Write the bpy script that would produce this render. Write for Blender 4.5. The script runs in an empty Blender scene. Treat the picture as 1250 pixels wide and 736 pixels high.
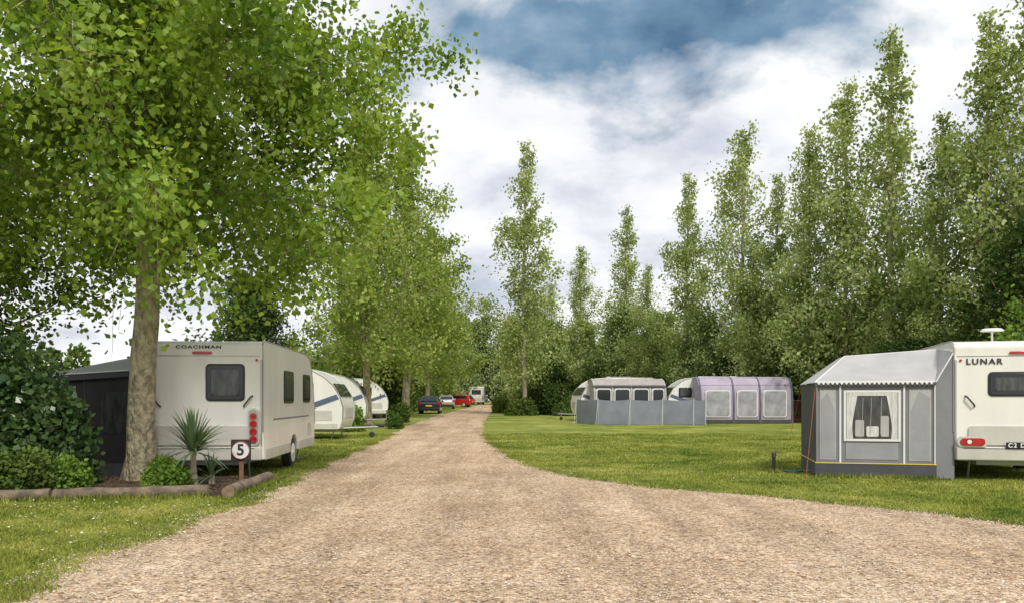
import bpy, bmesh, math, numpy as np
from mathutils import Vector, Matrix
R = math.radians
scene = bpy.context.scene
rng = np.random.default_rng(7)

# ------------------------------------------------------------ helpers
def link(o, parent=None):
    scene.collection.objects.link(o)
    if parent is not None: o.parent = parent
    return o
def empty(name, loc=(0,0,0), rz=0):
    e = bpy.data.objects.new(name, None); e.empty_display_size = .3
    e.location = loc; e.rotation_euler = (0,0,rz); return link(e)
def gz(y):
    y = np.asarray(y, float)
    z = np.where(y<15, 0, np.where(y<25, .0085*(y-15)**2/20, .0085*(y-20)))
    return np.minimum(z, .85)
def g(y): return float(gz(y))

def nt(m): return m.node_tree.nodes, m.node_tree.links
def mat(name, col, rough=.55, metal=0, var=0, vscale=3, bump=0, bscale=20, spec=.5, stretch=(1,1,1), col2=None, coat=0, bdist=.05):
    m = bpy.data.materials.new(name); m.use_nodes = True
    N, L = nt(m); b = N['Principled BSDF']
    b.inputs['Base Color'].default_value = (*col,1)
    b.inputs['Roughness'].default_value = rough; b.inputs['Metallic'].default_value = metal
    b.inputs['Specular IOR Level'].default_value = spec
    b.inputs['Coat Weight'].default_value = coat
    tc = N.new('ShaderNodeTexCoord'); mp = N.new('ShaderNodeMapping'); mp.inputs['Scale'].default_value = stretch
    L.new(tc.outputs['Object'], mp.inputs['Vector'])
    if var or col2:
        n = N.new('ShaderNodeTexNoise'); n.inputs['Scale'].default_value = vscale; n.inputs['Detail'].default_value = 6
        L.new(mp.outputs[0], n.inputs['Vector'])
        r = N.new('ShaderNodeValToRGB'); r.color_ramp.elements[0].position=.35; r.color_ramp.elements[1].position=.65
        c2 = col2 if col2 else tuple(c*(1-var) for c in col)
        r.color_ramp.elements[0].color = (*c2,1); r.color_ramp.elements[1].color = (*col,1)
        L.new(n.outputs['Fac'], r.inputs[0]); L.new(r.outputs[0], b.inputs['Base Color'])
    if bump:
        n = N.new('ShaderNodeTexNoise'); n.inputs['Scale'].default_value = bscale; n.inputs['Detail'].default_value = 5
        L.new(mp.outputs[0], n.inputs['Vector'])
        bp = N.new('ShaderNodeBump'); bp.inputs['Strength'].default_value = bump; bp.inputs['Distance'].default_value=bdist
        L.new(n.outputs['Fac'], bp.inputs['Height']); L.new(bp.outputs[0], b.inputs['Normal'])
    return m
def leafmat(name, c1, c2, trans=.35, rough=.45, simple=True, c3=None):
    m = bpy.data.materials.new(name); m.use_nodes = True
    N, L = nt(m); b = N['Principled BSDF']
    if simple:
        N.remove(b); b=N.new('ShaderNodeBsdfDiffuse'); cin=b.inputs['Color']
    else:
        b.inputs['Roughness'].default_value = rough; b.inputs['Specular IOR Level'].default_value = .35; cin=b.inputs['Base Color']
    ge = N.new('ShaderNodeNewGeometry')
    r = N.new('ShaderNodeValToRGB'); r.color_ramp.elements[0].color=(*c1,1); r.color_ramp.elements[1].color=(*c2,1)
    if c3:
        r.color_ramp.elements[1].position=.7; q=r.color_ramp.elements.new(.95); q.color=(*c3,1)
    n = N.new('ShaderNodeTexNoise'); n.inputs['Scale'].default_value=.7; n.inputs['Detail'].default_value=2
    L.new(ge.outputs['Position'], n.inputs['Vector'])
    a = N.new('ShaderNodeMath'); a.operation='MULTIPLY_ADD'; a.inputs[1].default_value=.6
    s = N.new('ShaderNodeMath'); s.operation='MULTIPLY_ADD'; s.inputs[1].default_value=1.6; s.inputs[2].default_value=-.6
    L.new(n.outputs['Fac'], s.inputs[0]); L.new(ge.outputs['Random Per Island'], a.inputs[0]); L.new(s.outputs[0], a.inputs[2])
    L.new(a.outputs[0], r.inputs[0]); L.new(r.outputs[0], cin)
    out=N['Material Output'].inputs['Surface']
    if trans>0:
        t = N.new('ShaderNodeBsdfTranslucent')
        mx = N.new('ShaderNodeMixRGB'); mx.blend_type='MULTIPLY'; mx.inputs[0].default_value=1; mx.inputs[2].default_value=(1.4,1.35,.55,1)
        L.new(r.outputs[0], mx.inputs[1]); L.new(mx.outputs[0], t.inputs['Color'])
        mix = N.new('ShaderNodeMixShader'); mix.inputs[0].default_value = trans
        L.new(b.outputs[0], mix.inputs[1]); L.new(t.outputs[0], mix.inputs[2]); L.new(mix.outputs[0], out)
    else: L.new(b.outputs[0], out)
    return m

def np_mesh(name, V, F, mats, midx=None, smooth=None):
    me = bpy.data.meshes.new(name); k = F.shape[1]
    me.vertices.add(len(V)); me.vertices.foreach_set('co', np.ascontiguousarray(V, np.float32).ravel())
    me.loops.add(F.size); me.loops.foreach_set('vertex_index', F.astype(np.int32).ravel())
    me.polygons.add(len(F)); me.polygons.foreach_set('loop_start', np.arange(0, F.size, k, dtype=np.int32))
    if midx is not None: me.polygons.foreach_set('material_index', midx.astype(np.int32))
    if smooth is not None: me.polygons.foreach_set('use_smooth', smooth)
    for m in mats: me.materials.append(m)
    me.update(calc_edges=True); me.validate(); return me
def pmesh(name, verts, faces, m, parent=None, loc=(0,0,0), smooth=False, bevel=0, segs=2, angle=30, solid=0):
    me = bpy.data.meshes.new(name); me.from_pydata([tuple(v) for v in verts], [], faces)
    bm = bmesh.new(); bm.from_mesh(me); bmesh.ops.recalc_face_normals(bm, faces=bm.faces); bm.to_mesh(me); bm.free()
    me.materials.append(m); me.update()
    o = link(bpy.data.objects.new(name, me), parent); o.location = loc
    if solid:
        s = o.modifiers.new('s','SOLIDIFY'); s.thickness = solid; s.offset = 0
    if bevel:
        b = o.modifiers.new('b','BEVEL'); b.width = bevel; b.segments = segs; b.limit_method='ANGLE'; b.angle_limit=R(angle)
        b.harden_normals = False
    if smooth or bevel:
        for p in me.polygons: p.use_smooth = True
        w = o.modifiers.new('w','WEIGHTED_NORMAL'); w.keep_sharp=True
    return o
def box(name, c, s, m, parent=None, bevel=0.01, rot=(0,0,0)):
    x,y,z = s[0]/2,s[1]/2,s[2]/2
    v = [(-x,-y,-z),(x,-y,-z),(x,y,-z),(-x,y,-z),(-x,-y,z),(x,-y,z),(x,y,z),(-x,y,z)]
    f = [(0,3,2,1),(4,5,6,7),(0,1,5,4),(1,2,6,5),(2,3,7,6),(3,0,4,7)]
    o = pmesh(name, v, f, m, parent, c, bevel=bevel); o.rotation_euler = rot; return o
def prism(name, prof, x0, x1, m, parent=None, bevel=0, segs=3, angle=35):
    n = len(prof); v = [(x0,p[0],p[1]) for p in prof]+[(x1,p[0],p[1]) for p in prof]
    f = [tuple(range(n)), tuple(range(2*n-1,n-1,-1))] + [(i,(i+1)%n,(i+1)%n+n,i+n) for i in range(n)]
    return pmesh(name, v, f, m, parent, bevel=bevel, segs=segs, angle=angle)
def rrect(w,h,r,n=5):
    pts=[]
    for cx,cy,a0 in ((w/2-r,h/2-r,0),(-w/2+r,h/2-r,90),(-w/2+r,-h/2+r,180),(w/2-r,-h/2+r,270)):
        for i in range(n+1):
            a=R(a0+90*i/n); pts.append((cx+r*math.cos(a), cy+r*math.sin(a)))
    return pts
def plate(name, c, w, h, r, t, m, parent, face='-y', bevel=.004, rx=0):
    P = rrect(w,h,r); n=len(P)
    v=[(p[0],-t/2,p[1]) for p in P]+[(p[0],t/2,p[1]) for p in P]
    f=[tuple(range(n)),tuple(range(2*n-1,n-1,-1))]+[(i,(i+1)%n,(i+1)%n+n,i+n) for i in range(n)]
    o = pmesh(name,v,f,m,parent,c,bevel=bevel,angle=60)
    o.rotation_euler = (rx,0,{'-y':0,'+x':R(90),'-x':R(-90),'+y':R(180)}[face]); return o
def cyl(name, c, r, h, m, parent=None, rot=(0,0,0), n=24, r2=None, bevel=.005):
    r2 = r if r2 is None else r2
    v=[(r*math.cos(2*math.pi*i/n), r*math.sin(2*math.pi*i/n), -h/2) for i in range(n)]
    v+=[(r2*math.cos(2*math.pi*i/n), r2*math.sin(2*math.pi*i/n), h/2) for i in range(n)]
    f=[tuple(range(n-1,-1,-1)),tuple(range(n,2*n))]+[(i,(i+1)%n,(i+1)%n+n,i+n) for i in range(n)]
    o=pmesh(name,v,f,m,parent,c,bevel=bevel,angle=50); o.rotation_euler=rot; return o
def curve(name, pts, r, m, parent=None, smooth=False):
    cu = bpy.data.curves.new(name,'CURVE'); cu.dimensions='3D'; cu.bevel_depth=r; cu.bevel_resolution=2
    sp = cu.splines.new('POLY'); sp.points.add(len(pts)-1)
    for p,q in zip(sp.points, pts): p.co=(*q,1)
    cu.materials.append(m); cu.use_fill_caps=True
    return link(bpy.data.objects.new(name,cu), parent)
def text(name, s, c, size, m, parent, rot=(R(90),0,0), sx=1.0):
    cu = bpy.data.curves.new(name,'FONT'); cu.body=s; cu.size=size; cu.extrude=.003; cu.align_x='CENTER'; cu.align_y='CENTER'
    cu.space_character=1.25; cu.offset=.003*size/.12
    cu.materials.append(m); o=link(bpy.data.objects.new(name,cu),parent); o.location=c; o.rotation_euler=rot; o.scale=(sx,1,1); return o

# ------------------------------------------------------------ materials
M_white = mat('caravan_white',(.80,.79,.74),.28,var=.09,vscale=1.6,coat=.3,stretch=(1.6,1.6,.4))
M_cream = mat('caravan_lower',(.58,.56,.50),.35,var=.16,vscale=2)
M_trim = mat('alu_trim',(.42,.42,.41),.35,.6)
M_black = mat('black_plastic',(.02,.02,.022),.45)
M_rubber = mat('rubber',(.025,.025,.025),.8)
M_glass = mat('tinted_window',(.018,.02,.022),.06,spec=.6)
M_glass2 = mat('smoked_window',(.085,.09,.09),.1,spec=.6,var=.65,vscale=5,stretch=(2,1,.6))
M_red = mat('red_lamp',(.50,.012,.02),.12,coat=.5,var=.4,vscale=14)
M_plate = mat('number_plate',(.01,.01,.01),.3)
M_text = mat('letter_dark',(.03,.03,.035),.4)
M_textw = mat('letter_light',(.75,.75,.72),.4)
M_wheel = mat('wheel_silver',(.6,.6,.6),.3,.5)
M_galv = mat('galvanised',(.35,.35,.34),.45,.7)
M_decal = mat('side_decal',(.10,.13,.20),.4)
M_bark = mat('poplar_bark',(.46,.40,.25),.9,col2=(.20,.175,.115),vscale=9,bump=1,bscale=14,stretch=(1.2,1.2,.6),bdist=.12)
M_bark2 = mat('distant_bark',(.46,.39,.28),.9,var=.4,vscale=3)
M_leafN = leafmat('leaf_near',(.07,.145,.014),(.26,.39,.055),.45,simple=False,c3=(.40,.50,.13))
M_leafL = leafmat('leaf_mid',(.11,.18,.035),(.30,.38,.10),.38,c3=(.44,.48,.20))
M_leafP = leafmat('leaf_poplar',(.16,.225,.07),(.37,.44,.18),.38,c3=(.56,.60,.36))
M_leafD = leafmat('leaf_dark',(.022,.050,.014),(.095,.15,.04),.2)
M_leafH = leafmat('leaf_hedge',(.04,.085,.02),(.17,.24,.06),.25)
M_leafF = leafmat('leaf_distant',(.12,.18,.05),(.31,.37,.14),.0)
M_laurel = leafmat('leaf_laurel',(.018,.048,.014),(.09,.15,.045),.15,.3,simple=False)
M_bright = leafmat('leaf_bright',(.08,.16,.025),(.24,.36,.07),.3)
M_mulch = mat('mulch',(.14,.09,.055),.95,col2=(.045,.03,.02),vscale=25,bump=1,bscale=40)
M_log = mat('weathered_log',(.24,.18,.13),.9,col2=(.09,.07,.05),vscale=5,bump=.8,bscale=12)
M_logend = mat('log_end',(.30,.21,.13),.9,var=.4,vscale=12)
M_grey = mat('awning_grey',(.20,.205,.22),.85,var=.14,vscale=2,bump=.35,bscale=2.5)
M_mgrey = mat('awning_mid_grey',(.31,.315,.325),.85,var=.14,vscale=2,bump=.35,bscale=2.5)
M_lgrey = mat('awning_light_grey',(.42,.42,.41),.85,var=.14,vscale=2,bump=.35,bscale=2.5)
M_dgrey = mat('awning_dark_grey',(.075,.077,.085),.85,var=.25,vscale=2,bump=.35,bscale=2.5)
M_vdark = mat('awning_charcoal',(.038,.038,.04),.85,var=.35,vscale=2,bump=.5,bscale=3,stretch=(1,1,.4))
M_wfab = mat('awning_white',(.72,.72,.71),.8,var=.06)
M_lilac = mat('awning_lilac',(.40,.355,.44),.85,var=.18,vscale=1.2,bump=.35,bscale=2)
M_lilacd = mat('awning_lilac_dark',(.15,.135,.19),.85,var=.2)
M_tan = mat('awning_taupe',(.37,.34,.32),.85,var=.14)
M_wbreak = mat('windbreak_grey',(.21,.24,.28),.85,var=.18,vscale=1.5,bump=.4,bscale=2)
M_yellow = mat('yellow_line',(.7,.5,.08),.7)
M_curtain = mat('curtain',(.68,.68,.66),.8,var=.35,vscale=5,stretch=(6,1,.6))
M_blue = mat('blue_hose',(.02,.22,.45),.5)
M_carblue = mat('car_dark_paint',(.03,.035,.06),.25,.3,coat=1)
M_carred = mat('car_red_paint',(.5,.02,.02),.25,coat=1)
M_carsil = mat('car_silver_paint',(.5,.5,.48),.3,.4,coat=1)
M_wood = mat('fence_wood',(.24,.12,.07),.85,var=.4,vscale=4)
M_orange = mat('guy_line',(.6,.12,.06),.7)

# ------------------------------------------------------------ ground
mg = bpy.data.materials.new('lawn'); mg.use_nodes=True
N,L = nt(mg); b=N['Principled BSDF']; b.inputs['Roughness'].default_value=.95; b.inputs['Specular IOR Level'].default_value=.1
ge=N.new('ShaderNodeNewGeometry')
def noise(scale,detail=6,rough=.6,vec=None):
    n=N.new('ShaderNodeTexNoise'); n.inputs['Scale'].default_value=scale; n.inputs['Detail'].default_value=detail; n.inputs['Roughness'].default_value=rough
    L.new(vec if vec else ge.outputs['Position'], n.inputs['Vector']); return n.outputs['Fac']
def ramp(f,els):
    r=N.new('ShaderNodeValToRGB')
    while len(r.color_ramp.elements)<len(els): r.color_ramp.elements.new(.5)
    for e,(p,c) in zip(r.color_ramp.elements,els): e.position=p; e.color=(*c,1)
    L.new(f,r.inputs[0]); return r.outputs[0]
def mix(f,a,c,mode='MIX'):
    m=N.new('ShaderNodeMixRGB'); m.blend_type=mode
    for i,x in enumerate((f,a,c)):
        if isinstance(x,(int,float)): m.inputs[i].default_value=x
        elif isinstance(x,tuple): m.inputs[i].default_value=(*x,1)
        else: L.new(x,m.inputs[i])
    return m.outputs[0]
BIG=[(.33,(.13,.185,.035)),(.45,(.24,.28,.06)),(.56,(.32,.345,.085)),(.66,(.46,.43,.15))]
big=ramp(noise(.33,6,.7),BIG)
fine=ramp(noise(30,8,.8),[(.3,(.45,.45,.45)),(.7,(1.25,1.25,1.2))])
med=ramp(noise(1.1,8,.8),[(.38,(.60,.70,.58)),(.62,(1.18,1.12,1.12))])
c=mix(1,mix(1,big,med,'MULTIPLY'),fine,'MULTIPLY'); L.new(c,b.inputs['Base Color'])
bp=N.new('ShaderNodeBump'); bp.inputs['Strength'].default_value=.6; bp.inputs['Distance'].default_value=.05
L.new(noise(25,8,.8),bp.inputs['Height']); L.new(bp.outputs[0],b.inputs['Normal'])
M_blade=bpy.data.materials.new('grass_blade'); M_blade.use_nodes=True
N,L=nt(M_blade); N.remove(N['Principled BSDF']); ge=N.new('ShaderNodeNewGeometry')
big=ramp(noise(.33,6,.7),BIG)
med=ramp(noise(1.1,8,.8),[(.38,(.60,.70,.58)),(.62,(1.18,1.12,1.12))])
rnd=ramp(ge.outputs['Random Per Island'],[(0,(.6,.65,.6)),(.8,(1.15,1.15,1.0)),(1,(1.6,1.45,1.5))])
c=mix(1,mix(1,big,med,'MULTIPLY'),rnd,'MULTIPLY')
d1=N.new('ShaderNodeBsdfDiffuse'); d2=N.new('ShaderNodeBsdfTranslucent'); mx=N.new('ShaderNodeMixShader'); mx.inputs[0].default_value=.3
L.new(c,d1.inputs['Color']); L.new(c,d2.inputs['Color']); L.new(d1.outputs[0],mx.inputs[1]); L.new(d2.outputs[0],mx.inputs[2]); L.new(mx.outputs[0],N['Material Output'].inputs['Surface'])

ys=np.concatenate([np.array([-600,-200,-60]),np.arange(-30,131,1.0),np.array([160,250,500,1200])])
xs=np.array([-900,-200,-60,-20,-10,-5,0,5,10,20,60,200,900.])
X,Y=np.meshgrid(xs,ys); V=np.stack([X.ravel(),Y.ravel(),gz(Y.ravel())],1)
nx=len(xs); I=np.array([(j*nx+i,j*nx+i+1,(j+1)*nx+i+1,(j+1)*nx+i) for j in range(len(ys)-1) for i in range(nx-1)])
link(bpy.data.objects.new('ground', np_mesh('ground',V,I,[mg])))

# road
mr=bpy.data.materials.new('gravel'); mr.use_nodes=True
N,L=nt(mr); b=N['Principled BSDF']; b.inputs['Roughness'].default_value=.95; b.inputs['Specular IOR Level'].default_value=.15
ge=N.new('ShaderNodeNewGeometry')
mp=N.new('ShaderNodeMapping'); mp.inputs['Scale'].default_value=(1,.10,1); L.new(ge.outputs['Position'],mp.inputs['Vector'])
base=ramp(noise(.5,6),[(.3,(.49,.375,.255)),(.5,(.575,.455,.325)),(.7,(.65,.535,.405))])
streak=ramp(noise(1.4,5,.65,mp.outputs[0]),[(.35,(.74,.72,.69)),(.6,(1.07,1.06,1.05))])
def voro(s,out='Color'):
    v=N.new('ShaderNodeTexVoronoi'); v.inputs['Scale'].default_value=s; L.new(ge.outputs['Position'],v.inputs['Vector']); return v
v1=voro(42); v2=voro(20)
hs=N.new('ShaderNodeSeparateColor'); L.new(v1.outputs['Color'],hs.inputs[0])
st=ramp(hs.outputs[0],[(0,(.32,.26,.22)),(.2,(.74,.66,.58)),(.6,(1.0,.97,.94)),(1,(1.48,1.48,1.48))])
hs2=N.new('ShaderNodeSeparateColor'); L.new(v2.outputs['Color'],hs2.inputs[0])
st2=ramp(hs2.outputs[1],[(0,(.55,.48,.42)),(.12,(.97,.96,.95)),(.88,(1,1,1)),(1,(1.35,1.35,1.35))])
clump=ramp(noise(3,10,.8),[(.35,(.80,.78,.75)),(.6,(1.05,1.05,1.05))])
c=mix(1,mix(1,mix(1,mix(1,base,streak,'MULTIPLY'),st,'MULTIPLY'),st2,'MULTIPLY'),clump,'MULTIPLY')
L.new(c,b.inputs['Base Color'])
bp=N.new('ShaderNodeBump'); bp.inputs['Strength'].default_value=.8; bp.inputs['Distance'].default_value=.025; bp.invert=True
L.new(v1.outputs['Distance'],bp.inputs['Height']); L.new(bp.outputs[0],b.inputs['Normal'])

LY=[-30,0,6,7.4,9.9,11.8,14.7,19.5,30,43.4,58.6,81,108,122]; LX=[-3.6,-3.7,-3.8,-3.95,-3.95,-3.85,-4.05,-4.4,-4.7,-5.4,-5.6,-5.3,-4.9,-4.8]
RY=[-30,1,3,4.5,6.5,8.6,9.74,11.2,12.6,14,15.5,17.9,20.8,27.6,36.7,47,65,95,122]; RX=[40,40,30,18,12,8,6.2,5.3,4.1,2.5,1.47,.62,.1,-.69,-1.28,-1.65,-1.8,-1.9,-1.9]
def jag(y,ph): return .05*np.sin(y*7+ph)+.04*np.sin(y*17.3+ph*2)+.07*np.sin(y*2.1+ph)
def xl(y): return np.interp(y,LY,LX)+jag(y,1.)
def xr(y): return np.interp(y,RY,RX)+jag(y*1.3,4.)
ry=np.concatenate([np.arange(-30,4,.5),np.arange(4,30,.06),np.arange(30,121,.5)])
nc=9; rows=[]
for y in ry:
    a,c_=xl(y)+rng.normal()*.04,xr(y)+rng.normal()*.04
    for i in range(nc): rows.append((a+(c_-a)*i/(nc-1),y,g(y)+.004))
I=np.array([(j*nc+i,j*nc+i+1,(j+1)*nc+i+1,(j+1)*nc+i) for j in range(len(ry)-1) for i in range(nc-1)])
link(bpy.data.objects.new('gravel_road', np_mesh('gravel_road',np.array(rows),I,[mr])))

# loose stones
M_stone=leafmat('loose_stone',(.20,.14,.10),(.84,.74,.61),0.0,.9)
n=46000
sy=5.2+(rng.random(n)**1.5)*13; sx=rng.uniform(-1,1,n)*(sy*.70)
edge=rng.random(n)<.14
sx=np.where(edge & (rng.random(n)<.5), xl(sy)+rng.normal(0,.14,n), sx)
sx=np.where(edge & (rng.random(n)<.5), xr(sy)+rng.normal(0,.14,n), sx)
k=(sx>xl(sy)-.3)&(sx<xr(sy)+.3)&(np.abs(sx)<sy*.72); sx,sy=sx[k],sy[k]; n=len(sx)
s=rng.uniform(.004,.013,n)
oc=np.array([(1,0,0),(0,1,0),(-1,0,0),(0,-1,0),(0,0,1),(0,0,-1)],float)
ang=rng.uniform(0,6.28,n); ca,sa=np.cos(ang),np.sin(ang)
V=oc[None]*np.stack([s*rng.uniform(.8,1.4,n),s*rng.uniform(.7,1.2,n),s*.6],1)[:,None,:]
V=V+rng.normal(0,.001,V.shape)
V=np.stack([V[...,0]*ca[:,None]-V[...,1]*sa[:,None],V[...,0]*sa[:,None]+V[...,1]*ca[:,None],V[...,2]],-1)
V[...,0]+=sx[:,None];V[...,1]+=sy[:,None];V[...,2]+=(gz(sy)+.008)[:,None]
F=np.array([(0,1,4),(1,2,4),(2,3,4),(3,0,4)])
F=(F[None]+6*np.arange(n)[:,None,None]).reshape(-1,3)
link(bpy.data.objects.new('loose_gravel', np_mesh('loose_gravel',V.reshape(-1,3),F,[M_stone])))

def inbed(x,y): return (x<-4.45)&(y>12.75-(-4.6-x)*.19)&(y<15.9)
def blades(n,y0,y1,p=1.6):
    y=y0+(rng.random(n)**p)*(y1-y0); x=rng.uniform(-1,1,n)*y*.68
    k=((x<xl(y)+.06)|(x>xr(y)-.06))&~inbed(x,y); return x[k],y[k]
x,y=blades(380000,5.2,34)
m=14000; ey=5.5+rng.random(m)**1.3*28; left=rng.random(m)<.5
ex=np.where(left,xl(ey)+rng.normal(0,.09,m),xr(ey)+rng.normal(0,.10,m))
k=~inbed(ex,ey); x=np.concatenate([x,ex[k]]); y=np.concatenate([y,ey[k]])
tx=[];ty=[]
for (ax,ay,bx_,by_,cnt,sd) in [(-9.6,11.65,-4.7,12.55,1600,.05),(-4.22,12.5,-4.28,15,500,.04),(-4.5,15.5,-4.9,21,500,.1),(5.95,15.9,8,15.4,600,.06),(5.4,16.9,5.4,16.9,120,.08)]:
    t=rng.random(cnt); tx.append(ax+(bx_-ax)*t+rng.normal(0,sd,cnt)); ty.append(ay+(by_-ay)*t+rng.normal(0,sd,cnt))
tx=np.concatenate(tx); ty=np.concatenate(ty); nl=len(tx); x=np.concatenate([x,tx]); y=np.concatenate([y,ty])
n=len(x); h=rng.uniform(.015,.042,n)*(1+.4*np.sin(x*3)*np.sin(y*2.3)); h[-nl:]=rng.uniform(.05,.13,nl); w=.004+.0005*y
a=rng.uniform(0,6.28,n); lean=rng.normal(0,.02,(n,2)); z=gz(y)
V=np.zeros((n,3,3)); V[:,0]=np.stack([x-np.cos(a)*w,y-np.sin(a)*w,z],1); V[:,1]=np.stack([x+np.cos(a)*w,y+np.sin(a)*w,z],1)
V[:,2]=np.stack([x+lean[:,0],y+lean[:,1],z+h],1)
link(bpy.data.objects.new('grass', np_mesh('grass',V.reshape(-1,3),np.arange(3*n).reshape(-1,3),[M_blade])))

bx=np.linspace(-14,-4.38,50); by=np.linspace(0,1,16); rows=[]
for t in by:
    for xx in bx:
        y0=max(12.75-(-4.6-xx)*.19,11.0); yy=y0+(15.9-y0)*t
        rows.append((xx,yy,.008+.07*max(0,math.sin(math.pi*t))**.5*min(1,(-4.38-xx)/.3)+rng.uniform(0,.012)))
nb=len(bx); I=np.array([(j*nb+i,j*nb+i+1,(j+1)*nb+i+1,(j+1)*nb+i) for j in range(len(by)-1) for i in range(nb-1)])
link(bpy.data.objects.new('mulch_bed', np_mesh('mulch_bed',np.array(rows),I,[M_mulch])))
n=7000; cx=rng.uniform(-9,-4.4,n); cy=rng.uniform(11.8,15.3,n); k=inbed(cx,cy); cx,cy=cx[k],cy[k]; n=len(cx)
P=np.stack([cx,cy,np.full(n,.09)+rng.uniform(0,.02,n)],1)
M_chip=leafmat('bark_chip',(.04,.026,.015),(.28,.18,.11),0,.9)
def leafverts(P,size,droop=.3,wide=.38,rg=rng):
    n=len(P); a=rg.normal(size=(n,3)); a[:,2]-=droop; a/=np.linalg.norm(a,axis=1)[:,None]
    b=np.cross(a,rg.normal(size=(n,3))); b/=np.linalg.norm(b,axis=1)[:,None]+1e-9
    s=(size*rg.uniform(.6,1.3,n))[:,None]
    return np.stack([P,P+a*s*.4+b*s*wide,P+a*s,P+a*s*.4-b*s*wide],1).reshape(-1,3)
Vc=leafverts(P,.06,0,.25); Vc[:,2]=.07+(Vc[:,2]-.07)*.35
link(bpy.data.objects.new('bark_chippings', np_mesh('bark_chippings',Vc,np.arange(len(Vc)).reshape(-1,4),[M_chip])))
# fallen leaves and petals on the lawn
n=420; fx=rng.uniform(-9,-3.6,n); fy=rng.uniform(8,13,n); fx2=rng.uniform(1,14,n//2); fy2=rng.uniform(13,24,n//2)
fx=np.concatenate([fx,fx2]); fy=np.concatenate([fy,fy2]); k=~inbed(fx,fy); fx,fy=fx[k],fy[k]
Vf=leafverts(np.stack([fx,fy,np.full(len(fx),.035)],1),.035,0,.4); Vf[:,2]=.035+(Vf[:,2]-.035)*.4
Vf[:,2]+=gz(Vf[:,1])
link(bpy.data.objects.new('fallen_petals', np_mesh('fallen_petals',Vf,np.arange(len(Vf)).reshape(-1,4),[leafmat('petal',(.35,.28,.12),(.85,.82,.70),0)])))

# ------------------------------------------------------------ trees
def tube(VS,FS,pts,rad,n=6):
    base=sum(len(v) for v in VS); pts=np.array(pts); k=len(pts)
    d=np.gradient(pts,axis=0); d/=np.linalg.norm(d,axis=1)[:,None]+1e-9
    ref=np.array([1,0,0]) if abs(d[0,0])<.8 else np.array([0,1,0])
    u=np.cross(d,ref); u/=np.linalg.norm(u,axis=1)[:,None]; v=np.cross(d,u)
    an=np.arange(n)*2*np.pi/n
    ring=pts[:,None]+np.array(rad)[:,None,None]*(np.cos(an)[None,:,None]*u[:,None]+np.sin(an)[None,:,None]*v[:,None])
    VS.append(ring.reshape(-1,3))
    F=[(base+j*n+i,base+j*n+(i+1)%n,base+(j+1)*n+(i+1)%n,base+(j+1)*n+i) for j in range(k-1) for i in range(n)]
    FS.append(np.array(F))
def tree_mesh(name,seed,H,tr,cb,crown,nprim,el,nsec,nleaf,ls,bark,leaf,bend=.1,sig=.22,lowdroop=0,trunkseg=14,droop=.4,trunkn=8,spread=1,topthin=0,lvar=(.7,1.15),br=.014,subdroop=.12,bvar=(.45,1.4)):
    rg=np.random.default_rng(seed); VS=[];FS=[];C=[];W=[]
    zs=np.linspace(-.1,H*.97,trunkseg+10); wob=np.cumsum(rg.normal(0,.035*H/15,(len(zs),2)),axis=0); wob-=wob[0]
    rr=tr*(1-zs.clip(0)/H)**.85+.015; rr*=1+.45*np.exp(-zs.clip(0)/.25)
    tp=np.stack([wob[:,0],wob[:,1],zs],1); tube(VS,FS,tp,rr,trunkn)
    def tpos(z): return np.array([np.interp(z,zs,tp[:,0]),np.interp(z,zs,tp[:,1]),z])
    for i in range(nprim):
        t=((i+rg.random()*.8)/nprim); z=cb+(H-cb)*.96*t
        L0=crown(t)*rg.uniform(*lvar); az=i*2.4+rg.normal(0,.35); e=R(el(t)+rg.normal(0,8))
        d=np.array([math.cos(az)*math.cos(e),math.sin(az)*math.cos(e),math.sin(e)])
        p=tpos(z); pts=[p]; m=6
        bz=bend-(lowdroop*(1-t)**2)
        for k in range(m):
            p=p+d*L0/m; pts.append(p); d=d+rg.normal(0,.10,3)+np.array([0,0,bz]); d/=np.linalg.norm(d)
        r0=min(np.interp(z,zs,rr)*.45,br*L0+.006)
        tube(VS,FS,pts,np.linspace(r0,.008,m+1),5)
        bw=rg.uniform(*bvar)*(1-topthin*t)
        for k in range(1,m+1):
            for s in range(nsec):
                rd=rg.normal(size=3); rd/=np.linalg.norm(rd); pd=np.array(pts[k])-np.array(pts[k-1]); pd/=np.linalg.norm(pd)
                sd=pd*.55+rd*.75; sd/=np.linalg.norm(sd); sl=(L0*.28*rg.uniform(.5,1.2)*(1.15-.4*k/m)+.12)*spread
                q0=np.array(pts[k])-pd*rg.random()*L0/m
                q=[q0,q0+sd*sl*.5,q0+sd*sl+np.array([0,0,-subdroop*sl])]
                tube(VS,FS,q,[max(.006,r0*.3),.006,.003],3)
                w=rg.uniform(.2,1.6)*bw
                for f in (.4,.75,1.05):
                    C.append(q0+sd*sl*f-np.array([0,0,subdroop*sl*f*f])); W.append((w*(.6+.4*k/m)*L0,sl))
        C.append(np.array(pts[-1])); W.append((bw*L0,L0*.2))
    C=np.array(C); w=np.array([a[0] for a in W]); sl=np.array([a[1] for a in W])
    idx=rg.choice(len(C),nleaf,p=w/w.sum())
    P=C[idx]+rg.normal(size=(nleaf,3)).clip(-2,2)*(sig*(sl[idx]+.3))[:,None]
    LV=leafverts(P,ls,droop,.40,rg)
    Vt=np.concatenate(VS); Ft=np.concatenate(FS)
    V=np.concatenate([Vt,LV]); F=np.concatenate([Ft,len(Vt)+np.arange(len(LV)).reshape(-1,4)])
    mi=np.concatenate([np.zeros(len(Ft)),np.ones(nleaf)])
    sm=np.concatenate([np.ones(len(Ft),bool),np.zeros(nleaf,bool)])
    return np_mesh(name,V,F,[bark,leaf],mi,sm)
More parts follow.
